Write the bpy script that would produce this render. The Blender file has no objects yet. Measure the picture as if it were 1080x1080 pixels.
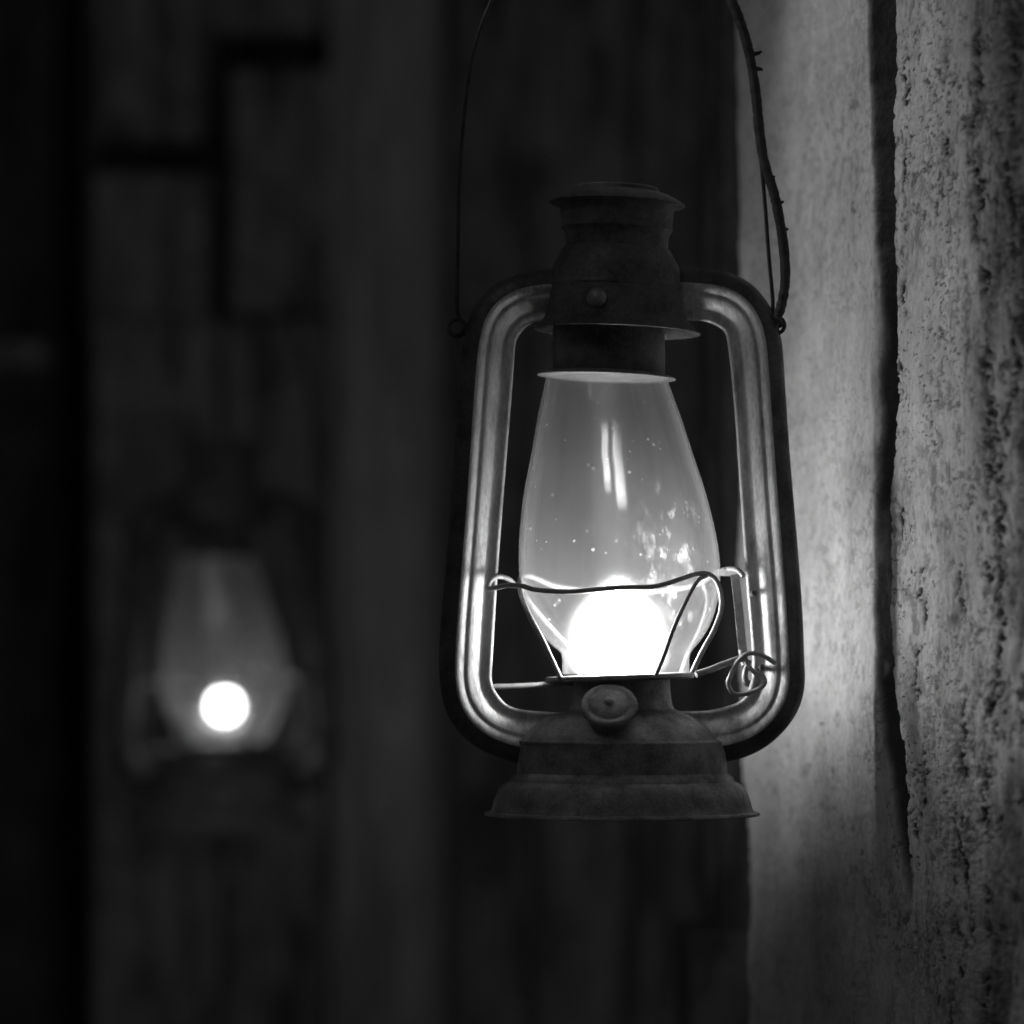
import bpy, math, random
import numpy as np
from mathutils import Vector, Matrix
random.seed(4)
sc = bpy.context.scene

# ------------------------------------------------------------ camera, world
S = 0.0004            # metres per pixel of the photograph in the lantern's own plane
CX, CY, CZ = (540-655)*S, -1.6, (860-700)*S
cd = bpy.data.cameras.new('camera'); cam = bpy.data.objects.new('camera', cd)
sc.collection.objects.link(cam); sc.camera = cam
cam.location = (CX, CY, CZ); cam.rotation_euler = (math.radians(90), 0, 0)
cd.sensor_width = 36; cd.lens = 4000/1080*36
cd.shift_y = 160/1080
cd.clip_start = 0.05; cd.clip_end = 50
cd.dof.use_dof = True; cd.dof.focus_distance = 1.575; cd.dof.aperture_fstop = 133.3/27
w = bpy.data.worlds.new('World'); sc.world = w; w.use_nodes = True
w.node_tree.nodes['Background'].inputs[0].default_value = (1, 1, 1, 1)
w.node_tree.nodes['Background'].inputs[1].default_value = 0.020
sc.view_settings.view_transform = 'Standard'; sc.view_settings.look = 'None'
sc.view_settings.exposure = 0; sc.view_settings.gamma = 1
sc.render.engine = 'CYCLES'
sc.cycles.max_bounces = 10; sc.cycles.transparent_max_bounces = 24
sc.cycles.sample_clamp_indirect = 4
FLAME, FLAME_FAR = 126, 13
# weak soft fill light added out of view, high in front on the left
ld = bpy.data.lights.new('soft_fill', 'AREA'); lo = bpy.data.objects.new('soft_fill', ld); sc.collection.objects.link(lo)
ld.shape = 'DISK'; ld.size = 0.5; ld.energy = 0.75; lo.location = (-0.75, -1.0, 1.25)
lo.rotation_euler = (Vector((0.1, 0, 0.2))-lo.location).to_track_quat('-Z', 'Y').to_euler()
# added fill spot, unseen, up left: its beam brightens the head of the post
sd = bpy.data.lights.new('post_fill_spot', 'SPOT'); so = bpy.data.objects.new('post_fill_spot', sd); sc.collection.objects.link(so)
sd.energy = 6.8; sd.spot_size = math.radians(18); sd.spot_blend = 0.6; sd.shadow_soft_size = 0.02
so.location = (-0.45, -0.02, 0.85)
so.rotation_euler = (Vector((0.11, 0.02, 0.288))-so.location).to_track_quat('-Z', 'Y').to_euler()

# ------------------------------------------------------------ materials
class NT:
    def __init__(s, name):
        s.m = bpy.data.materials.new(name); s.m.use_nodes = True
        s.n = s.m.node_tree.nodes; s.l = s.m.node_tree.links; s.n.clear()
        s.out = s.n.new('ShaderNodeOutputMaterial')
    def node(s, t, **k):
        x = s.n.new(t)
        for a, b in k.items(): setattr(x, a, b)
        return x
    def put(s, sock, v):
        if v is None: return
        if isinstance(v, bpy.types.NodeSocket): s.l.new(v, sock)
        else: sock.default_value = v
    def math(s, op, a, b=None, c=None, clamp=False):
        x = s.node('ShaderNodeMath', operation=op, use_clamp=clamp)
        s.put(x.inputs[0], a); s.put(x.inputs[1], b); s.put(x.inputs[2], c)
        return x.outputs[0]
    def coords(s, scale=(1, 1, 1), loc=(0, 0, 0)):
        t = s.node('ShaderNodeTexCoord'); m = s.node('ShaderNodeMapping')
        m.inputs['Scale'].default_value = scale; m.inputs['Location'].default_value = loc
        s.l.new(t.outputs['Object'], m.inputs[0]); return m.outputs[0]
    def noise(s, vec, scale, detail=5, rough=0.55):
        x = s.node('ShaderNodeTexNoise'); s.put(x.inputs['Vector'], vec)
        x.inputs['Scale'].default_value = scale; x.inputs['Detail'].default_value = detail
        x.inputs['Roughness'].default_value = rough
        return x.outputs['Fac']
    def ramp(s, v, a, b, c, d):
        x = s.node('ShaderNodeMapRange', clamp=True); s.put(x.inputs[0], v)
        for i, q in enumerate((a, b, c, d)): s.put(x.inputs[i+1], q)
        return x.outputs[0]
    def grey(s, v):
        x = s.node('ShaderNodeCombineXYZ')
        for i in range(3): s.l.new(v, x.inputs[i])
        return x.outputs[0]
    def mix(s, f, a, b):
        x = s.node('ShaderNodeMixShader'); s.put(x.inputs[0], f)
        s.l.new(a, x.inputs[1]); s.l.new(b, x.inputs[2]); return x.outputs[0]
    def bump(s, h, strength, dist):
        x = s.node('ShaderNodeBump'); s.l.new(h, x.inputs['Height'])
        x.inputs['Strength'].default_value = strength; x.inputs['Distance'].default_value = dist
        return x.outputs[0]

def metal(name, lo, hi, metallic, r0, r1, scale=90, bump=0.3, bd=0.0004, streak=(1, 1, 1)):
    t = NT(name); v = t.coords(streak)
    big = t.noise(v, scale, 6, 0.62); fine = t.noise(v, scale*9, 3, 0.6)
    mixv = t.math('ADD', t.math('MULTIPLY', big, 0.7), t.math('MULTIPLY', fine, 0.3))
    p = t.node('ShaderNodeBsdfPrincipled')
    t.l.new(t.grey(t.ramp(mixv, 0.36, 0.64, lo, hi)), p.inputs['Base Color'])
    p.inputs['Metallic'].default_value = metallic
    t.l.new(t.ramp(mixv, 0.35, 0.65, r1, r0), p.inputs['Roughness'])
    t.l.new(t.bump(mixv, bump, bd), p.inputs['Normal'])
    t.l.new(p.outputs[0], t.out.inputs[0]); return t.m

M_tube = metal('worn_grey_steel', 0.34, 0.80, 0.5, 0.42, 0.75, 110, 0.9, 0.0005, (1, 1, 0.35))
M_tank = metal('dull_painted_steel', 0.11, 0.33, 0.25, 0.38, 0.75, 85, 0.8, 0.0006)
M_hood = metal('sooty_steel', 0.06, 0.17, 0.15, 0.5, 0.8, 60, 0.5, 0.0005)
M_tube_dark = metal('dark_tube_steel', 0.03, 0.11, 0.1, 0.4, 0.7, 80, 0.5, 0.0004)
M_soot = metal('blackened_steel', 0.03, 0.10, 0.3, 0.4, 0.7, 60)
M_plate = metal('burner_steel', 0.2, 0.42, 0.4, 0.4, 0.6, 100)
M_wire = metal('wire_steel', 0.3, 0.5, 0.3, 0.45, 0.65, 250, 0.3, 0.0002)
M_bail = metal('dark_rusty_wire', 0.03, 0.08, 0.1, 0.6, 0.85, 250, 0.6, 0.0004)

def glass(name='dusty_glass', far=False):
    t = NT(name); v = t.coords()
    lw = t.node('ShaderNodeLayerWeight'); lw.inputs[0].default_value = 0.5
    f = lw.outputs['Facing']
    fres = t.math('ADD', t.math('MULTIPLY', t.math('POWER', f, 5), 0.8), 0.045, clamp=True)
    # dust film, specks and dried stains
    film = t.ramp(t.noise(t.coords((1, 1, 0.25)), 45, 4), 0.35, 0.7, 0.028, 0.06)
    grazing = t.math('MULTIPLY', t.math('POWER', f, 3), 0.22)
    vo = t.node('ShaderNodeTexVoronoi'); vo.inputs['Scale'].default_value = 210; t.l.new(v, vo.inputs['Vector'])
    sp = t.ramp(vo.outputs['Distance'], 0.10, 0.22, 1, 0)
    gate = t.ramp(t.noise(t.coords(loc=(3, 1, 2)), 160, 1), 0.60, 0.66, 0, 1)
    specks = t.math('MULTIPLY', t.math('MULTIPLY', sp, gate), 0.4)
    grain = t.ramp(t.noise(v, 1500, 2, 0.7), 0.50, 0.75, 0, 0.07)
    tc = t.node('ShaderNodeTexCoord')
    def blob(c, r):
        d = t.node('ShaderNodeVectorMath', operation='SUBTRACT'); t.l.new(tc.outputs['Object'], d.inputs[0])
        d.inputs[1].default_value = c
        e = t.node('ShaderNodeVectorMath', operation='DIVIDE'); t.l.new(d.outputs[0], e.inputs[0]); e.inputs[1].default_value = r
        g = t.node('ShaderNodeVectorMath', operation='LENGTH'); t.l.new(e.outputs[0], g.inputs[0])
        return t.ramp(g.outputs['Value'], 0.15, 1.0, 1, 0)
    st = blob(((708-655)*S, -0.036, (860-588)*S), (0.019, 0.026, 0.042))
    pat = t.math('MULTIPLY', t.ramp(t.noise(t.coords((1, 1, 0.42), (1, 5, 2)), 260, 3, 0.7), 0.50, 0.60, 0, 1), t.ramp(t.noise(v, 130, 2), 0.42, 0.60, 0, 1))
    stain = t.math('MULTIPLY', t.math('MULTIPLY', st, pat), 0.42)
    stain = t.math('ADD', stain, t.math('MULTIPLY', st, 0.04))
    sx = t.node('ShaderNodeSeparateXYZ'); t.l.new(tc.outputs['Object'], sx.inputs[0])
    rise = t.ramp(sx.outputs['Z'], (860-690)*S, (860-470)*S, 0.16, 1.0)     # soot film, thicker towards the chimney
    film = t.math('MULTIPLY', film, rise); grain = t.math('MULTIPLY', grain, t.math('MULTIPLY', rise, 0.8))
    grazing = t.math('MULTIPLY', grazing, t.ramp(rise, 0.2, 1, 0.45, 1))
    if far: film = t.math('ADD', t.math('MULTIPLY', film, 1.1), 0.055)
    dust = film
    for q in (grazing, specks, grain, stain): dust = t.math('ADD', dust, q, clamp=True)
    tr = t.node('ShaderNodeBsdfTransparent'); tr.inputs[0].default_value = (0.97,)*3+(1,)
    gl = t.node('ShaderNodeBsdfGlossy'); gl.inputs['Roughness'].default_value = 0.07
    nb = t.bump(t.noise(t.coords((1, 1, 0.4)), 60, 2), 0.12, 0.0008); t.l.new(nb, gl.inputs['Normal'])
    clear = t.mix(fres, tr.outputs[0], gl.outputs[0])
    g2 = t.node('ShaderNodeBsdfGlossy'); g2.inputs['Roughness'].default_value = 0.34
    g2.inputs['Roughness'].default_value = 0.5; g2.inputs['Anisotropy'].default_value = 0.9
    tg = t.node('ShaderNodeTangent', direction_type='RADIAL', axis='Z'); t.l.new(tg.outputs[0], g2.inputs['Tangent'])
    # flame glints painted as two masked glossy bars on the globe's back wall
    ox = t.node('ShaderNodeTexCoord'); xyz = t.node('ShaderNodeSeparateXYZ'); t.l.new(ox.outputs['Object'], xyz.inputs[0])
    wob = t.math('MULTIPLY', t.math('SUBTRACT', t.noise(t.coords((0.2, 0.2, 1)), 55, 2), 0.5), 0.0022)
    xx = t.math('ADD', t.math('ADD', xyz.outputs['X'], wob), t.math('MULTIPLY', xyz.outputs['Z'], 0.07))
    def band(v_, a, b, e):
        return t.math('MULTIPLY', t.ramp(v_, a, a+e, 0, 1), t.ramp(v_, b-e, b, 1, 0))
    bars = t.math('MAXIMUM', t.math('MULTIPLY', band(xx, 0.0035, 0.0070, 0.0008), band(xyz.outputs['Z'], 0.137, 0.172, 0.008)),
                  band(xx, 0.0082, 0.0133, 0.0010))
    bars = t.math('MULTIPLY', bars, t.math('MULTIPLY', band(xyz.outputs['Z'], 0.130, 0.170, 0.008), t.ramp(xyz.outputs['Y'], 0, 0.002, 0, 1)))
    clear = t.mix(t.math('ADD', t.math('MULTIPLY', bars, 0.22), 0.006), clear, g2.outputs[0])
    fw = t.node('ShaderNodeBsdfRefraction'); fw.inputs['IOR'].default_value = 1.40; fw.inputs['Roughness'].default_value = 0.55
    clear = t.mix(0.085, clear, fw.outputs[0])
    tl = t.node('ShaderNodeBsdfTranslucent'); tl.inputs[0].default_value = (0.85,)*3+(1,)
    df = t.node('ShaderNodeBsdfDiffuse'); df.inputs[0].default_value = (0.8,)*3+(1,)
    rf = t.node('ShaderNodeBsdfRefraction'); rf.inputs['IOR'].default_value = 1.02; rf.inputs['Roughness'].default_value = 0.55
    haze = t.mix(0.35, t.mix(0.45, tl.outputs[0], df.outputs[0]), rf.outputs[0])
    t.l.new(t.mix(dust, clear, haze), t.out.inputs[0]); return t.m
M_glass = glass(); M_glass_far = glass('grimy_glass', True)

def emit(name, s):
    t = NT(name); e = t.node('ShaderNodeEmission'); e.inputs[1].default_value = s
    t.l.new(e.outputs[0], t.out.inputs[0]); return t.m
M_flame = emit('flame_light', FLAME); M_flame2 = emit('low_flame_light', FLAME_FAR)

def relief_mat(name, lo, hi, fine=600, bump=0.5, bd=0.0006, dark=0.02):
    t = NT(name); at = t.node('ShaderNodeAttribute', attribute_name='dirt_shade')
    a = t.noise(t.coords((1, 1, 0.5)), 40, 6, 0.6); b = t.noise(t.coords((1, 1, 0.6)), fine, 5, 0.65)
    mixv = t.math('ADD', t.math('MULTIPLY', a, 0.5), t.math('MULTIPLY', b, 0.5))
    c = t.ramp(mixv, 0.35, 0.65, lo, hi)
    mx = t.node('ShaderNodeMix', data_type='FLOAT'); t.l.new(at.outputs['Fac'], mx.inputs[0])
    t.l.new(c, mx.inputs[2]); mx.inputs[3].default_value = dark
    p = t.node('ShaderNodeBsdfPrincipled'); t.l.new(t.grey(mx.outputs[0]), p.inputs['Base Color'])
    p.inputs['Roughness'].default_value = 0.85; p.inputs['Specular IOR Level'].default_value = 0.25
    t.l.new(t.bump(b, bump, bd), p.inputs['Normal'])
    t.l.new(p.outputs[0], t.out.inputs[0]); return t.m
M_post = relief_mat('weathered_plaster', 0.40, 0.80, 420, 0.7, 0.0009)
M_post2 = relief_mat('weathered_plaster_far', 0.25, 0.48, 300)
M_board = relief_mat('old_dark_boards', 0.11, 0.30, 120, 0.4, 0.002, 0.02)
M_dark = relief_mat('dark_boards_and_shade', 0.04, 0.10, 120, 0.4, 0.002, 0.01)  # even near-black; doubles as the shade in the wall's recess

# ------------------------------------------------------------ mesh helpers
def mesh_obj(name, verts, faces, mat, parent=None, smooth=True, angle=40):
    me = bpy.data.meshes.new(name); me.from_pydata([tuple(v) for v in verts], [], faces); me.update()
    import bmesh
    bm = bmesh.new(); bm.from_mesh(me); bmesh.ops.recalc_face_normals(bm, faces=bm.faces); bm.to_mesh(me); bm.free()
    o = bpy.data.objects.new(name, me); sc.collection.objects.link(o)
    me.materials.append(mat)
    if smooth: me.shade_smooth(); me.set_sharp_from_angle(angle=math.radians(angle))
    if parent: o.parent = parent
    return o
def tag(o, label=None, cat=None, group=None, kind=None):
    for k, v in (('label', label), ('category', cat), ('group', group), ('kind', kind)):
        if v: o[k] = v
class G:
    def __init__(s): s.v = []; s.f = []
    def add(s, v, f):
        n = len(s.v); s.v += [tuple(x) for x in v]; s.f += [tuple(i+n for i in q) for q in f]
    def obj(s, name, mat, parent=None, **k): return mesh_obj(name, s.v, s.f, mat, parent, **k)
def lathe(g, prof, n=128, tilt=0.0, closed=False):
    """prof: (radius, y, centre x) in photo pixels; tilt = drop per unit of x"""
    V = []; F = []
    for r, y, cx in prof:
        for k in range(n):
            a = 2*math.pi*k/n; x = r*math.cos(a); d = r*math.sin(a)
            V.append(((cx-655+x)*S, d*S, (860-y)*S - tilt*x*S))
    m = len(prof)
    for i in range(m if closed else m-1):
        j = (i+1) % m
        for k in range(n):
            l = (k+1) % n
            F.append((i*n+k, i*n+l, j*n+l, j*n+k))
    g.add(V, F)
def smooth_prof(p, sub=4):
    out = []
    for i in range(len(p)-1):
        P = [p[max(i-1, 0)], p[i], p[i+1], p[min(i+2, len(p)-1)]]
        for k in range(sub):
            t = k/sub
            out.append(tuple(0.5*((2*b)+(-a+c)*t+(2*a-5*b+4*c-d)*t*t+(-a+3*b-3*c+d)*t**3) for a, b, c, d in zip(*P)))
    out.append(tuple(p[-1])); return out
def P3(p): return Vector(((p[0]-655)*S, (p[2] if len(p) > 2 else 0)*S, (860-p[1])*S))
def tube(g, pts, r, sub=6, n=12, closed=False, world=False, rough=0, taper=None, flat=1.0):
    """round wire through pixel points; r in pixels"""
    pts = [tuple(p) if len(p) > 2 else (p[0], p[1], 0) for p in pts]
    if closed:
        q = smooth_prof([pts[-1]]+pts+[pts[0], pts[1]], sub)[sub:-sub]; q = q[:-1]
    else: q = smooth_prof(pts, sub)
    q = [P3(p) for p in q]; N = len(q); V = []; F = []
    up = None
    for i, p in enumerate(q):
        a = q[(i-1) % N] if closed else q[max(i-1, 0)]; b = q[(i+1) % N] if closed else q[min(i+1, N-1)]
        T = (b-a).normalized()
        if up is None: up = T.orthogonal().normalized()
        up = (up - T*up.dot(T)).normalized(); bi = T.cross(up)
        rr = r*S*(1+random.uniform(-rough, rough))
        if taper: rr *= taper[0]+(taper[1]-taper[0])*i/(N-1)
        for k in range(n):
            an = 2*math.pi*k/n; V.append(p+up*math.cos(an)*rr+bi*math.sin(an)*rr*flat)
    for i in range(N if closed else N-1):
        j = (i+1) % N
        for k in range(n):
            l = (k+1) % n; F.append((i*n+k, i*n+l, j*n+l, j*n+k))
    if not closed: F += [tuple(range(n-1, -1, -1)), tuple((N-1)*n+k for k in range(n))]
    g.add(V, F)
def strip(g, pts, w, th):
    """flat strap along pixel points (x,y,depth): w wide across x, th thick in depth"""
    V = []; F = []; q = [P3(p) for p in pts]; N = len(q)
    for i, p in enumerate(q):
        T = (q[min(i+1, N-1)]-q[max(i-1, 0)]).normalized(); n_ = Vector((T.z, 0, -T.x)).normalized()
        if n_.length < .5: n_ = Vector((1, 0, 0))
        for a, b in ((-1, -1), (1, -1), (1, 1), (-1, 1)):
            V.append(p+n_*a*w*S/2+Vector((0, b*th*S/2, 0)))
    for i in range(N-1):
        for k in range(4):
            l = (k+1) % 4; F.append((i*4+k, i*4+l, i*4+4+l, i*4+4+k))
    F += [(3, 2, 1, 0), tuple((N-1)*4+k for k in range(4))]; g.add(V, F)

# ------------------------------------------------------------ relief (numpy heightfields)
def vnoise(x, y, seed=0):
    xi = np.floor(x).astype(np.int64); yi = np.floor(y).astype(np.int64)
    fx = x-xi; fy = y-yi; fx = fx*fx*(3-2*fx); fy = fy*fy*(3-2*fy)
    def h(a, b):
        n = (a*374761393+b*668265263+seed*1442695041) & 0xffffffff
        n = ((n ^ (n >> 13))*1274126177) & 0xffffffff
        return ((n ^ (n >> 16)) & 0xffff)/65535.0
    return (h(xi, yi)*(1-fx)+h(xi+1, yi)*fx)*(1-fy)+(h(xi, yi+1)*(1-fx)+h(xi+1, yi+1)*fx)*fy
def fbm(x, y, seed=0, o=4, g=0.5):
    s = 0; a = 1; t = 0
    for k in range(o): s = s+a*vnoise(x*2**k, y*2**k, seed+k*17); t += a; a *= g
    return s/t
def sstep(a, b, x):
    t = np.clip((x-a)/(b-a), 0, 1); return t*t*(3-2*t)
def grid_obj(name, X, Y, Z, mat, dirt_shade=None):
    """closed slab skin from 2-D arrays of world coordinates"""
    r, c = X.shape
    co = np.stack([X, Y, Z], -1).reshape(-1, 3).astype(np.float32)
    i = np.arange(r*c).reshape(r, c)
    f = np.stack([i[:-1, :-1], i[:-1, 1:], i[1:, 1:], i[1:, :-1]], -1).reshape(-1, 4)
    me = bpy.data.meshes.new(name); me.vertices.add(len(co)); me.vertices.foreach_set('co', co.ravel())
    me.loops.add(f.size); me.loops.foreach_set('vertex_index', f.ravel().astype(np.int32))
    me.polygons.add(len(f)); me.polygons.foreach_set('loop_start', np.arange(0, f.size, 4, dtype=np.int32))
    me.update(calc_edges=True); me.validate()
    if dirt_shade is not None:
        at = me.attributes.new('dirt_shade', 'FLOAT', 'POINT'); at.data.foreach_set('value', dirt_shade.ravel().astype(np.float32))
    me.shade_smooth(); me.materials.append(mat)
    o = bpy.data.objects.new(name, me); sc.collection.objects.link(o); return o

# ------------------------------------------------------------ weathered post on the right
# its face runs obliquely from behind the lantern towards the camera: X = 0.112 - 0.30*Y
def build_post():
    px = np.concatenate([np.arange(778, 908, 1.0), np.arange(908, 966, 0.5), np.arange(966, 1150, 1.0)]); zs = np.arange(-150, 1230, 1.0)[::-1]
    U, V = np.meshgrid(px, zs)                      # U: pixel column used only to space the grid along the face
    a = (U-540)*S/1.6; Y0 = (0.158-1.6*a)/(a+0.30); X0 = 0.112-0.30*Y0; Z0 = (860-V)*S
    n = np.array([-0.958, -0.287])
    s = (U-785)                                     # along the face
    R = sstep(880, 1000, U)                         # rougher towards the right
    h = 3.2*(fbm(U/120, V/420, 1, 3)-0.5)           # mm
    h += 1.6*(fbm(U/38, V/150, 9, 3)-0.5)*(0.5+R)
    Q = 0.25+1.2*sstep(.38, .62, fbm(U/45, V/130, 61, 3))
    h += (0.45+0.95*R*Q)*(fbm(U/8, V/24, 21, 4, 0.62)-0.5)
    h += 2.2*R*(fbm(U/16, V/70, 63, 3)-0.5)
    h += (0.16+0.3*R*Q)*(fbm(U/2.2, V/2.8, 33, 2)-0.5)
    h += 1.3*np.exp(-((U-(905+10*np.sin(V/170)))/9)**2)*sstep(300, 520, V)*(1-sstep(640, 800, V))
    h += 3.0*(fbm(V/150+U/500, U/260, 141, 3)-0.5)+1.6*(fbm(V/34, U/60, 145, 3)-0.5)
    dirt_shade = np.zeros_like(U)
    ys = np.array([-150, 0, 150, 250, 350, 420, 500, 540, 640, 700, 750, 790, 840, 900, 960, 1230])
    L = np.interp(V, ys, [912, 915, 919, 925, 933, 932, 927, 926, 919, 925, 929, 935, 942, 948, 956, 990])+3*(fbm(V/90, U*0+3, 301, 2, .5)-.5)
    Rr = np.interp(V, ys, [944, 945, 945, 945, 948, 951, 945, 940, 939, 943, 948, 954, 956, 958, 960, 990])+3*(fbm(V/90, U*0+8, 305, 2)-.5)
    jit = 5*(fbm(V/32, U*0+5, 303, 2, .45)-.42)
    lipL = L+jit*np.exp(-np.clip(U-L, 0, None)/1.2)
    lipR = Rr+5*(fbm(V/9, U*0+8, 307, 4, .6)-.5)*np.exp(-np.clip(Rr-U, 0, None)/2.2)
    wid = np.clip(Rr-L, 4, None)
    prof_ = np.clip((U-lipL)/np.minimum(9, wid*.45), 0, 1)*np.clip((lipR-U)/2.0, 0, 1)
    tail = 1-sstep(900, 975, V)
    h = h*(1-.8*sstep(0, 2, U-L)*sstep(0, 2, Rr-U)*tail); h -= 24*prof_*tail*(0.92+.16*fbm(U/3, V/90, 313, 2)); h += 1.1*np.exp(-((U-L+4)/4)**2)*fbm(V/9, U/6, 311, 3)
    ins = sstep(-.3, 1.0, U-lipL)*sstep(-.3, 1.0, lipR-U)*tail
    dirt_shade = np.maximum(dirt_shade, 0.86*ins)  # shade painted into the walls of the long fissure
    # long vertical fissures
    for (x0, amp, wl, w_, dep, y0, y1, sd, cov) in (
            (1034, 16, 260, 4.5, 2.2, -150, 640, 3, .46), (1048, 22, 330, 4, 2.0, 420, 1230, 5, .47),
            (953, 7, 240, 2.2, 0.9, -150, 880, 7, .57), (1085, 12, 200, 5, 2.4, -150, 1230, 11, .45),
            (1000, 26, 300, 3, 1.0, -150, 1230, 13, .56), (1018, 14, 90, 3, 1.3, 560, 1000, 15, .5),
            (968, 10, 120, 2.4, 1.1, 540, 900, 19, .52), (1062, 18, 190, 4, 1.6, -150, 900, 23, .5)):
        cx = x0+amp*2*(fbm(V/wl, V*0+sd, sd, 3)-0.5)+13*(fbm(V/17, U*0+2, sd+2, 4, .62)-0.5)
        on = sstep(cov-.05, cov+.06, fbm(V/45, U/30, sd+40, 3))*sstep(y0, y0+30, V)*(1-sstep(y1-30, y1, V))
        wd = w_*(0.4+2.8*fbm(V/9, U/30, sd+60, 3)**1.8)
        k = np.exp(-(np.abs(U-cx)/wd)**1.5)*on*sstep(.32, .56, fbm(U/2.6, V/4, sd+77, 3))
        h -= dep*k; dirt_shade = np.maximum(dirt_shade, np.clip(k*1.15, 0, 1))
    # pits in clusters
    cl = sstep(0.50, 0.66, fbm(U/55+3, V/95, 71, 3))*(0.35+0.65*R)+sstep(0.55, .7, fbm(U/70, V/70, 75, 2))*0.25
    pit = sstep(0.56, 0.70, fbm(U/4.0, V/11, 81, 4, 0.65))*np.clip(cl, 0, 1)
    h -= 0.5*pit; dirt_shade = np.maximum(dirt_shade, pit*0.8)
    big = sstep(0.60, 0.72, fbm(U/16, V/30, 91, 4, .6))*(0.15+0.85*sstep(930, 1010, U))
    h -= 0.9*big; dirt_shade = np.maximum(dirt_shade, big*0.6*sstep(.4, .62, fbm(U/3, V/4.5, 95, 3)))
    cl2 = np.clip(sstep(.50, .68, fbm(U/26, V/62, 171, 3))*(.45+.45*R)+.03*R, 0, 1)
    near = np.clip(np.exp(-((U-956-5*np.sin(V/60))/9)**2)*.8*sstep(60, 120, V)*(1-sstep(820, 870, V)), 0, 1)
    near = np.maximum(near, .7*np.exp(-((U-1000-8*np.sin(V/41))/13)**2)*sstep(.45, .6, fbm(V/70, U*0, 177, 2)))
    sp = sstep(.61, .74, fbm(U/2.4, V/3.4, 173, 3, .6))*np.clip(cl2+near, 0, 1)
    h -= 0.2*sp; dirt_shade = np.maximum(dirt_shade, sp*.8)
    stn = sstep(.40, .62, fbm(U/34, V/150, 181, 4, .6))*sstep(1022, 1062, U-12*np.sin(V/90))*(.25+.9*fbm(U/6, V/12, 183, 4, .65))
    stn = np.maximum(stn, .55*sstep(.55, .72, fbm(U/26, V/80, 187, 3))*sstep(.4, .7, fbm(U/3, V/9, 189, 3))*(.3+.7*R))
    stn = np.maximum(stn, .6*sstep(.60, .72, fbm(U/5, V/85, 191, 4, .6))*R*sstep(.35, .6, fbm(U/3, V/6, 193, 2)))
    dirt_shade = np.maximum(dirt_shade, np.clip(stn, 0, .8))
    blo = sstep(.59, .68, fbm(U/9+V/90, V/60, 401, 5, .72))*(.2*sstep(950, 985, U)+.8*sstep(1000, 1045, U))*sstep(.36, .56, fbm(U/2.2, V/4.5, 403, 3, .6))
    blo = np.maximum(blo, sstep(.60, .66, fbm(U/7, V/17, 407, 4, .65))*sstep(.45, .6, fbm(U/45, V/90, 409, 2))*(.35+.65*R)*sstep(.36, .58, fbm(U/2.2, V/4, 411, 2)))
    h -= 0.6*blo; dirt_shade = np.maximum(dirt_shade, blo*.78)
    for (x, y, rx, ry) in ((793, 272, 4, 9), (1005, 655, 9, 11), (884, 760, 3, 6), (866, 765, 3, 5), (876, 820, 5, 8), (1010, 800, 12, 40), (1018, 860, 7, 30)):
        k = np.exp(-(((U-x)/rx)**2+((V-y)/ry)**2)*1.2)*sstep(.42, .58, fbm(U/4, V/6, 97, 3)+.06)
        dirt_shade = np.maximum(dirt_shade, k*0.8); h -= k*0.7
    # ragged left arris, drawn in along the foot
    edge = 3+8*sstep(150, 330, V)*0+ (6+14*sstep(560, 1000, V))*0.9+5*(fbm(V/60, V*0, 55, 4)-.5)-8
    fall = np.clip(1-(U-778-edge)/10.0, 0, None)
    X = X0+n[0]*h/1000; Y = Y0+n[1]*h/1000
    X = np.where(U < 778+edge, np.take_along_axis(X, np.clip(np.round(edge[:, :1]).astype(int), 0, 300), 1), X)
    Y = np.where(U < 778+edge, np.take_along_axis(Y, np.clip(np.round(edge[:, :1]).astype(int), 0, 300), 1), Y)
    rd = np.clip(1-(U-(778+edge))/5.0, 0, 1)        # rounded arris
    Y = Y+0.003*rd**2
    # return faces and back, so that the post is a closed body
    def col(xc, yc): return X[:, :1]*0+xc, Y[:, :1]*0+yc
    cols = []
    for k in np.linspace(1, 0.02, 14): cols.append((X[:, :1]+0.012*k, Y[:, :1]+0.16*k))
    XL = np.concatenate([c[0] for c in cols], 1); YL = np.concatenate([c[1] for c in cols], 1)
    xr, yr = X[:, -1:], Y[:, -1:]
    XR = np.concatenate([xr+0.10, xr+0.10, XL[:, :1]], 1); YR = np.concatenate([yr+0.02, YL[:, :1]+.0, YL[:, :1]], 1)
    XX = np.concatenate([XL, X, XR], 1); YY = np.concatenate([YL, Y, YR], 1)
    ZZ = np.repeat(Z0[:, :1], XX.shape[1], 1)
    D = np.concatenate([XL*0+.3, dirt_shade, XR*0], 1)
    o = grid_obj('plaster_post', XX, YY, ZZ, M_post, D)
    tag(o, 'tall weathered pale post with dark vertical cracks, lit by the near lantern beside it', 'post')
build_post()

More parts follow.
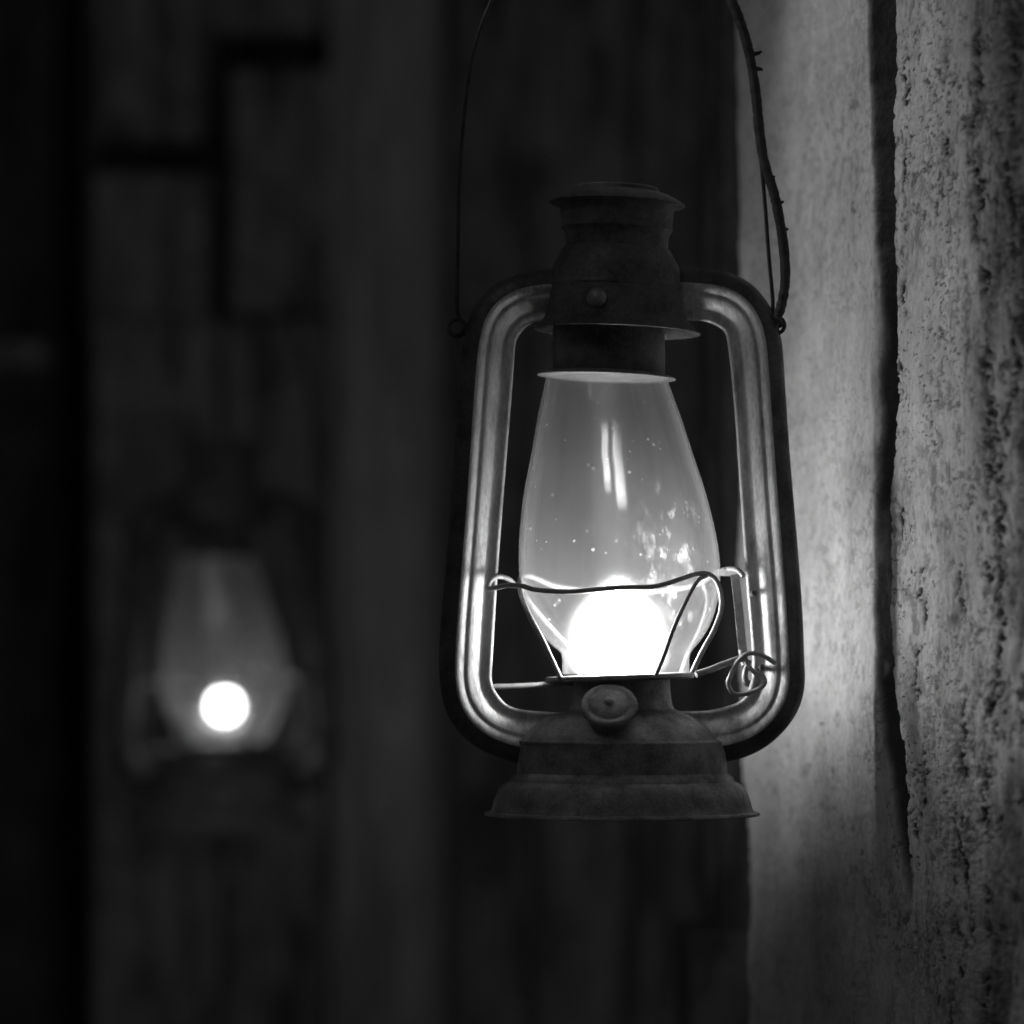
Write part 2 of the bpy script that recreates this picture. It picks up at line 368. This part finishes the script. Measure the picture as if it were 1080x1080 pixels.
# ------------------------------------------------------------ oil lantern
def build_lantern():
    root = bpy.data.objects.new('oil_lantern', None); sc.collection.objects.link(root)
    root.empty_display_size = 0.02
    # --- fuel tank
    g = G(); c = 656
    body = [(0.1, 859, c), (120, 859, c), (141, 858.5, c), (144, 860, c), (145.5, 859, c), (144.5, 856.8, c), (139, 855.5, c), (137.5, 853, c),
            (136, 847, c), (133.5, 839, c), (130, 832, c), (126, 827.5, c), (121, 825, c), (118.5, 823.5, c), (117, 820, c), (113.5, 817, c),
            (111, 814.5, c), (110.5, 808, c), (109.5, 795, c), (107.5, 785, c-1), (107.8, 782.5, c-2), (106.6, 780.6, c-3), (104, 780, c-3), (101, 776, c-3), (95, 769.5, c-3),
            (86, 762, c-3), (75, 755.5, c-2), (64, 751.2, c), (56, 748, c), (53.5, 744, c), (52, 737, c), (51, 727, c), (50.5, 716, c), (30, 715.5, c), (0.1, 715.5, c)]
    lathe(g, body, 144); lathe(g, smooth_prof([(0.1, 864.5, c), (4, 864, c), (6, 861.5, c), (6.5, 859.5, c)]), 20)
    tank = g.obj('fuel_tank', M_tank, root, angle=28)
    # --- filler neck and cap: axis leans towards the camera
    def axial(g, prof, org, el, n=64):
        A = Vector((-0.03, -math.cos(el), math.sin(el))).normalized(); U_ = Vector((1, 0, 0)); U_ = (U_-A*U_.dot(A)).normalized(); W = A.cross(U_)
        V = []; F = []; m = len(prof)
        for r, h in prof:
            for k in range(n):
                an = 2*math.pi*k/n; V.append(org+A*h*S+(U_*math.cos(an)+W*math.sin(an))*r*S)
        for i in range(m-1):
            for k in range(n):
                l = (k+1) % n; F.append((i*n+k, i*n+l, (i+1)*n+l, (i+1)*n+k))
        g.add(V, F)
    el = math.radians(44); org = P3((640, 741, -95))
    g = G(); axial(g, [(23, -50), (22, -30), (21.5, -10), (23, -7), (24, -5)], org, el); neck = g.obj('filler_neck', M_tank, root)
    g = G(); axial(g, [(22, -9), (27.5, -8), (29.5, -5), (29.5, -2.5), (28.8, -0.8), (27, 0), (24.5, 0.2), (22.5, -0.9), (20.8, -1.2), (19.5, -0.2), (18.5, 0.6), (12, 1.8), (7, 2.4), (5.5, 2.8), (4.5, 4.6), (3, 5.8), (1, 6.2), (0.05, 6.2)], org, el)
    g.obj('filler_cap', M_tank, root, angle=50)
    # --- side tubes with pressed profile
    half = [(-28, 0.5), (-27, 2.0), (-25.4, 2.8), (-23.8, 2.6), (-22, 1.7), (-19, 1.1), (-16.5, 1.4), (-14.5, 2.8), (-11, 6.0), (-7, 9.4), (-4, 11.2), (-1.8, 12.0), (-0.2, 11.6), (1.2, 11.8),
            (3, 13.4), (5.5, 15.6), (8, 16.8), (10.5, 17.0), (14, 15.8), (16, 14.6), (18, 14.2), (21.5, 11.8), (25, 7.2), (27.4, 2.8)]
    prof = half+[(28, 0)]+[(u, -v) for u, v in reversed(half)]
    def frame(side):
        left = [(612, 311), (590, 311.5), (573, 312.5), (556, 315), (541, 321), (529, 331), (521, 344), (516.5, 360), (514, 380), (510, 430), (504, 515), (497.5, 600), (493, 660), (491, 700),
                (491.2, 718), (495, 736), (504, 752), (518, 765), (535, 773), (554, 777.5), (575, 779), (600, 779)]
        if side > 0: left = [(1312-x, y-1.5) for x, y in left]
        q = smooth_prof([(x, y, 0) for x, y in left], 5); N = len(q); V = []; F = []; m = len(prof)
        for i, p in enumerate(q):
            a = P3(q[max(i-1, 0)]); b = P3(q[min(i+1, N-1)]); T = (b-a).normalized()
            out = Vector((T.z, 0, -T.x))*(1 if side < 0 else -1)   # outward of the loop
            # dents and slight ovality of an old tube
            k = 1+0.02*math.sin(i*0.35+side)
            for u, v in prof: V.append(P3(p)+out*(u*S*k)+Vector((0, -v*S, 0)))
        for i in range(N-1):
            for k in range(m):
                l = (k+1) % m; F.append((i*m+k, i*m+l, (i+1)*m+l, (i+1)*m+k))
        g = G(); g.add(V, F); o = g.obj('side_tube', M_tube, root, angle=60)
        # outward faces of the tube get the darker material, inward faces the lighter
        o.data.materials.append(M_tube_dark)
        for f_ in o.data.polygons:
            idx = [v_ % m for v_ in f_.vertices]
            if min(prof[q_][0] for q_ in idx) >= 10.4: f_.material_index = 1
        return o
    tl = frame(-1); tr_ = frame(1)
    # drilled holes with dark rivets in the right tube
    for x, y, r in ((794, 626, 3.2), (803, 704, 3.2)):
        d = -9.0; g = G()
        V = [P3((x, y, d-6.4))]+[P3((x+r*k*math.cos(t), y+r*k*math.sin(t), d-q)) for k, q in ((.7, 5.6), (1, 3.5), (1, -6)) for t in np.linspace(0, 2*math.pi, 15)[:-1]]
        F = [(0, 1+k, 1+(k+1) % 14) for k in range(14)]
        for a_ in (0, 1): F += [(1+14*a_+k, 1+14*a_+(k+1) % 14, 15+14*a_+(k+1) % 14, 15+14*a_+k) for k in range(14)]
        g.add(V, F); g.obj('rivet', M_hood, tr_)
    # --- chimney: cap, hood, collar, globe plate (they sit a little crooked)
    ti = 0.040; g = G(); c = 650.5
    lathe(g, [(0.1, 198.6, c), (34, 198.4, c), (40, 197, c), (43, 197.4, c), (44.5, 199, c), (45, 202.5, c), (47.5, 204, c), (50, 203.4, c), (56, 205.5, c), (63, 209, c), (70.5, 213.5, c), (72, 215.5, c), (70, 217, c), (64, 217, c), (61, 218.5, c),
              (60, 221, c), (59, 231, c), (58.2, 238, c), (59, 240, c), (58.6, 242.5, c), (56, 245, c), (54.5, 250, c), (53.8, 262, c), (54, 266, c)], tilt=ti)
    g.obj('chimney_cap', M_hood, root, angle=32)
    g = G(); c = 650
    hp = [(50, 261, c), (56, 262.5, c), (58.5, 266, c), (62, 273, c), (66.5, 281, c), (68.5, 290, c), (69.3, 299, c), (70.8, 301, c), (71, 303, c), (70, 305, c), (71, 315, c), (73, 327, c), (75.5, 336, c), (79, 341.5, c), (85, 346, c), (88.5, 348.5, c), (88.8, 349.8, c)]
    lathe(g, hp+[(87.6, 350.4, c), (84, 347.6, c), (78, 343.5, c), (73, 337, c), (68, 318, c), (60, 316, c)], tilt=ti)
    hood = g.obj('chimney_hood', M_hood, root, angle=32)
    g = G(); V = []; n = 28
    o_ = P3((628, 321, -68.5)); A = Vector((-.33, -.93, 0.0)).normalized(); U_ = Vector((.93, -.33, 0)); W = Vector((0, 0, 1))
    for h_, r_ in ((0, 11), (2.5, 10.6), (5, 9.4), (7.2, 7), (8.6, 4), (9, .05)):
        for k in range(n): an = 2*math.pi*k/n; V.append(o_+A*h_*S+(U_*math.cos(an)+W*math.sin(an))*r_*S)
    g.add(V, [(i*n+k, i*n+(k+1) % n, (i+1)*n+(k+1) % n, (i+1)*n+k) for i in range(5) for k in range(n)])
    g.obj('dome_rivet', M_plate, hood)
    g = G(); c = 642
    lathe(g, [(58.5, 335, c+1), (59, 352, c), (59.4, 372, c), (59, 392, c), (58, 396, c), (56, 392, c), (56, 335, c)], tilt=ti)
    g.obj('chimney_collar', M_hood, root)
    g = G(); c = 639.5
    lathe(g, [(54, 392.6, c), (60, 393.2, c), (70, 395.4, c), (73.2, 397.2, c), (73.0, 398.2, c), (69, 397.9, c), (60, 397.6, c), (30, 397.4, c), (0.1, 397.4, c)], tilt=ti)
    g.obj('globe_plate', M_plate, root, angle=60)
    # --- glass globe
    outer = [(63.5, 398.5, 639.3), (67.5, 412, 640.4), (75.5, 440, 642.6), (85.5, 480, 645.6), (95.8, 520, 648.4), (103, 560, 651.2), (105.8, 590, 653), (105.3, 615, 653.8), (102, 635, 654.4),
             (95, 655, 655.4), (85, 671, 657), (75, 681.5, 658.6), (69, 687.5, 659.6), (67, 693, 660), (66.8, 702, 660), (67.2, 711, 660)]
    outer = smooth_prof(outer, 5)
    inner = [(r-3.2 if 0 else r-2.6, y, cx) for r, y, cx in outer]
    g = G(); lathe(g, outer+inner[::-1], 160, closed=True)
    glass_o = g.obj('glass_globe', M_glass, root, angle=70)
    # --- burner
    g = G(); c = 654
    lathe(g, [(48, 716.5, c), (70, 717.2, c), (77.5, 717.8, c), (79, 716, c), (79, 713.2, c), (78, 711.8, c), (70, 711.2, c), (40, 711, c)], tilt=-0.035)
    g.obj('burner_plate', M_tank, root, angle=35)
    g = G(); lathe(g, smooth_prof([(38, 713, c), (34, 711.5, c), (28, 710.5, c), (20, 710, c), (12, 709.8, c)]), 64)
    g.obj('burner_cone', M_plate, root)
    g = G(); strip(g, [(652, 714, 0), (652, 705, 0)], 22, 5); g.obj('wick', M_hood, root)
    # flame: a flat soft-tipped sheet
    g = G(); V = []; F = []; n = 32
    fp = smooth_prof([(0.3, 709), (22, 708), (31, 703), (34, 692), (34, 674), (32, 657), (27, 644), (19, 633), (9, 625), (0.3, 621)], 3)
    for r, y in fp:
        for k in range(n): an = 2*math.pi*k/n; V.append(P3((652+r*math.cos(an), y, r*0.25*math.sin(an))))
    g.add(V, [(i*n+k, i*n+(k+1) % n, (i+1)*n+(k+1) % n, (i+1)*n+k) for i in range(len(fp)-1) for k in range(n)])
    fl = g.obj('flame', M_flame, root)
    # --- wires around the globe
    g = G(); r = 2.7
    tube(g, [(543, 618, 12), (537, 611, 8), (527, 608, 0), (518, 612, -12), (514.5, 621, -22), (524, 620.5, -40), (535, 618.5, -55), (550, 619.5, -74), (566, 624, -90), (600, 626, -108), (650, 622, -114), (685, 621, -111), (712, 613.5, -99),
             (728, 608, -89), (742, 607, -76), (752, 613.5, -62), (757.5, 628, -52), (757.5, 645, -50), (750, 666, -47), (738, 688, -45), (728, 709, -44)], r)
    tube(g, [(689, 712, -74), (698, 688, -88), (708, 660, -97), (722, 630, -96), (732, 614, -88), (741, 609, -78)], 2.2)
    tube(g, [(590, 714, -44), (581, 695, -54), (571, 674, -62), (557, 648, -64), (549.5, 628, -52), (548.5, 615, -20), (549, 609, 20), (555, 606, 62), (568, 609, 84), (590, 617, 104), (640, 622, 114), (700, 621, 110), (738, 615, 86), (757, 604, 40), (768, 600, 5), (777, 601.5, -14), (783, 608, -20)], r)
    tube(g, [(549.5, 618, 30), (556, 630, 56), (570, 648, 70), (588, 668, 74), (606, 690, 62), (612, 712, 52)], r)
    tube(g, [(745, 612, 82), (750, 632, 74), (742, 662, 66), (728, 690, 55), (720, 712, 50)], 2.4)
    g.obj('wire_guard', M_wire, root)
    g = G(); strip(g, [(757, 603.5, 8), (783, 604.5, -4)], 7, 3)
    strip(g, [(774.5, 606, -6), (776, 618, -8), (779, 645, -8), (781, 668, -8), (783, 688, -8)], 9, 3)
    tube(g, [(781, 686, -9), (782, 696, -12), (784, 702, -16)], 2.5)
    g.obj('lift_strap', M_wire, root, angle=30)
    g = G()
    tube(g, [(732, 711, -42), (748, 706, -36), (766, 699, -30), (786, 693, -26)], 3.6, rough=.04)
    tube(g, [(816, 699.5, -17), (806, 693, -22), (796, 689.5, -27), (786, 690, -31), (776, 698, -33), (769, 711, -34), (766, 721, -35), (771, 730.5, -35), (781, 732, -35), (795, 728, -34), (804, 721, -32), (803, 714, -30), (795, 709.5, -28), (788, 703, -26), (785, 696, -25)], 2.5)
    tube(g, [(789, 697, -22), (786, 704, -25), (784, 712, -27), (785, 719, -28), (789, 721, -28)], 2.6, taper=(1, 1.5))
    g.obj('lift_lever', M_wire, root)
    g = G(); tube(g, [(514, 724.5, 16), (540, 724, 22), (575, 722.5, 30), (612, 721, 36)], 3.1, rough=.03)
    g.obj('cross_rod', M_wire, root)
    # --- ears and bail
    for ex, ey, s_ in ((482, 346, 1), (818.5, 343, -1)):
        g = G(); tube(g, [(ex+9*math.cos(t), ey+9*math.sin(t), -2*math.sin(t)) for t in np.linspace(0, 2*math.pi, 9)[:-1]], 2.1, closed=True)
        tube(g, [(ex+9*s_, ey+2, 0), (ex+16*s_, ey+3, 0), (ex+24*s_, ey+5, 0)], 3.2)
        g.obj('bail_ear', M_bail, root)
    g = G()
    tube(g, [(480, 354, -4), (487, 350, -3), (489, 342, 0), (484, 334, 0), (482, 322, 0), (483, 270, 0), (484, 205, 0), (488, 140, 0), (495, 80, 0), (504, 38, 0), (521, -5, 0), (548, -58, 0), (590, -100, 0), (645, -118, 0),
             (700, -100, 0), (740, -56, 0), (768, -4, 0), (784, 40, 1), (795, 100, 2), (802, 160, 3), (807, 215, 3), (811, 270, 2), (815, 315, 1), (815, 338, 0), (820, 350, -4), (812, 353, -8)], 2.1, n=10)
    bail = g.obj('bail_handle', M_bail, root)
    g = G()
    tube(g, [(752, -40, -3), (768, -6, -4), (782, 28, -4), (791, 62, -3), (797, 100, -3), (801, 140, -2), (806, 172, -3), (816, 205, -5), (823, 240, -6), (827, 272, -6), (827.5, 300, -6), (823, 325, -5), (817, 340, -5), (813, 350, -6)], 5.4, rough=.08, n=12, sub=10)
    for (x, y, dx, dy) in ((797, 58, 6, -3), (799, 73, 5, 2), (812, 188, 5, -1), (822, 215, 4, -2), (827, 242, 4, 1)):
        tube(g, [(x-3, y, -4), (x+dx*.5, y+dy*.4, -6), (x+dx, y+dy, -7)], 2.4, taper=(1.2, .35), sub=3)
    tube(g, [(813, 335, -8), (821, 338, -10), (824, 343, 0), (815, 344, 8), (811, 340, -2), (818, 334, -9), (823, 331, -5)], 2.2)
    g.obj('wrapped_wire', M_bail, bail)
    return root
near = build_lantern()
tag(near, 'large sharp oil lantern with blazing flame and stained glass globe, hanging beside the pale post', 'lantern', 'lit oil lanterns hanging by their wire handles')
def copy_tree(o, parent=None):
    c = o.copy(); sc.collection.objects.link(c); c.parent = parent
    for ch in list(o.children): copy_tree(ch, c)
    return c
far = copy_tree(near)
K = 0.62; dF = 1.6/K
far.location = (CX+(238-540)/K*S, dF-1.6, CZ-(875-700)/K*S)
far.location.x -= 0.0004
tag(far, 'small blurred oil lantern with a low round flame, hanging far behind in the dark', 'lantern')
for ch in far.children:
    if ch.name.startswith('side_tube'):
        ch.data = ch.data.copy(); ch.data.materials[0] = M_soot; ch.data.materials[1] = M_soot
    if ch.name.startswith('glass_globe'):
        ch.data = ch.data.copy(); ch.data.materials[0] = M_glass_far
    if ch.name.startswith('flame'):
        g = G(); lathe(g, [(max(.2, 26*math.sin(a_)), 651-26*math.cos(a_)*(1.12 if a_ < 1.57 else .95), 654) for a_ in np.linspace(0, math.pi, 15)], 28)
        tmp = g.obj('flame', M_flame2); ch.data = tmp.data; bpy.data.objects.remove(tmp)

# ------------------------------------------------------------ background
def W(px, py, Y):       # a point at depth Y on the line through the photo's (px, py)
    d = (1.6+Y)/1.6; return (CX+(px-540)*S*d, Y, CZ-(py-700)*S*d)
def board(px0, px1, py0, py1, Y, th, seed, amp, step=9):
    U, V = np.meshgrid(np.arange(px0, px1+.1, max(2.0, (px1-px0)/max(6, int((px1-px0)/step)))), np.arange(py1, py0-.1, -step*1.3))
    x, y, z = W(U, V, Y)
    h = amp*(fbm(U/22+seed, V/160, seed, 4)-.5)*2+amp*.5*(fbm(U/60, V/60, seed+5, 3)-.5)
    X = x; Yc = y-h/1000+0*x; Z = z
    ed = np.minimum(U-px0, U.max()-U); Yc = Yc+0.004*np.clip(1-ed/6, 0, 1)**2
    def cat(A, l, r): return np.concatenate([l, A, r], 1)
    X = cat(X, X[:, :1], X[:, -1:]); Z = cat(Z, Z[:, :1], Z[:, -1:]); Yc = cat(Yc, Yc[:, :1]*0+Y+th, Yc[:, :1]*0+Y+th)
    def cap(A, v=None): return np.concatenate([A[:1] if v is None else A[:1]*0+v, A, A[-1:] if v is None else A[-1:]*0+v], 0)
    D = sstep(.5, .7, fbm(X*90+seed, Z*14, seed+9, 3))*.6
    return cap(X), cap(Yc, Y+th), cap(Z), cap(D)
def boards_obj(name, specs, mat, label, cat, **k):
    V = []; F = []; D = []; off = 0
    for sp in specs:
        X, Y, Z, d = board(*sp); r, c = X.shape
        V.append(np.stack([X, Y, Z], -1).reshape(-1, 3)); D.append(d.ravel())
        i = np.arange(r*c).reshape(r, c)+off; off += r*c
        F.append(np.stack([i[:-1, :-1], i[:-1, 1:], i[1:, 1:], i[1:, :-1]], -1).reshape(-1, 4))
    V = np.concatenate(V); F = np.concatenate(F)
    me = bpy.data.meshes.new(name); me.from_pydata(V.tolist(), [], F.tolist()); me.update()
    at = me.attributes.new('dirt_shade', 'FLOAT', 'POINT'); at.data.foreach_set('value', np.concatenate(D).astype(np.float32))
    me.shade_smooth(); me.materials.append(mat)
    o = bpy.data.objects.new(name, me); sc.collection.objects.link(o); tag(o, label, cat, **k); return o
YB = 1.24
boards_obj('board_wall', [
    (97, 222, -140, 146, YB, .03, 1, 4), (97, 222, 172, 335, YB, .03, 2, 5), (97, 234, 335, 1250, YB, .03, 22, 5), (97, 372, -140, 35, YB+.012, .02, 3, 3),
    (242, 372, 62, 330, YB, .03, 4, 4), (236, 345, 330, 1250, YB, .03, 5, 5),
    (372, 398, 112, 1250, YB, .03, 6, 3), (399, 470, -140, 1250, YB, .03, 7, 6), (471, 560, -140, 1250, YB+.006, .03, 8, 5),
    (561, 668, -140, 1250, YB, .03, 10, 5), (669, 741, -140, 1250, YB+.01, .03, 11, 4), (742, 900, -140, 1250, YB, .03, 12, 4)],
    M_board, 'dim wall of old vertical boards with dark stepped gaps, behind the far lantern', 'wall')
boards_obj('shade_backing', [(-160, 60, -160, 1260, YB+.16, .03, 14, 3), (88, 400, -150, 350, YB+.055, .02, 16, 2), (40, 1150, -160, 1260, YB+.30, .03, 15, 3)],  # near-black sheets standing in for the shade in recess and gaps
    M_dark, 'added black backing, shade behind the gaps of the board wall, filling the left edge', 'backdrop')
boards_obj('wooden_ledge', [(-120, 48, 357, 383, YB+.05, .05, 17, 1)], M_board,
    'short faint horizontal rail crossing the black left edge', 'rail')
boards_obj('dark_upright', [(744, 762, -160, 1250, .42, .05, 18, 1, 6), (760, 800, -160, 1250, .36, .05, 19, 1, 6)], M_dark,  # narrow near-black uprights behind the left edge of the post
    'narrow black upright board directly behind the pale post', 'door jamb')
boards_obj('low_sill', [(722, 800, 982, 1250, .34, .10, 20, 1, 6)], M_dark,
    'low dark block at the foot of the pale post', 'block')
def far_post():
    U, V = np.meshgrid(np.arange(348, 442, 1.5), np.arange(-100, 1240, 5.0)[::-1])
    t = (U-348)/94.0; Yp = YB-.005-.10*t
    h = 16*(fbm(U/20, V/230, 201, 3)-.5)*2+12*(fbm(U/11, V/110, 207, 3)-.5)
    cx = 386+14*np.sin(V/210+2.6); h += 12*np.exp(-((U-cx)/8)**2)+7*np.exp(-((U-cx-26)/6)**2)
    Yp = Yp-h/1000
    X, _, Z = W(U, V, Yp)
    X = X+0*Yp
    XL = np.concatenate([X, X[:, -1:]+.02], 1); YL = np.concatenate([Yp, Yp[:, -1:]*0+YB+.02], 1); ZL = np.concatenate([Z, Z[:, -1:]], 1)
    XL = np.concatenate([XL[:, :1], XL], 1); YL = np.concatenate([YL[:, :1]*0+YB+.02, YL], 1); ZL = np.concatenate([ZL[:, :1], ZL], 1)
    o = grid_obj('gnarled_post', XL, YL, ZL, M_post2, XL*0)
    tag(o, 'blurred wavy upright post just right of the far lantern, faintly lit', 'post')
far_post()
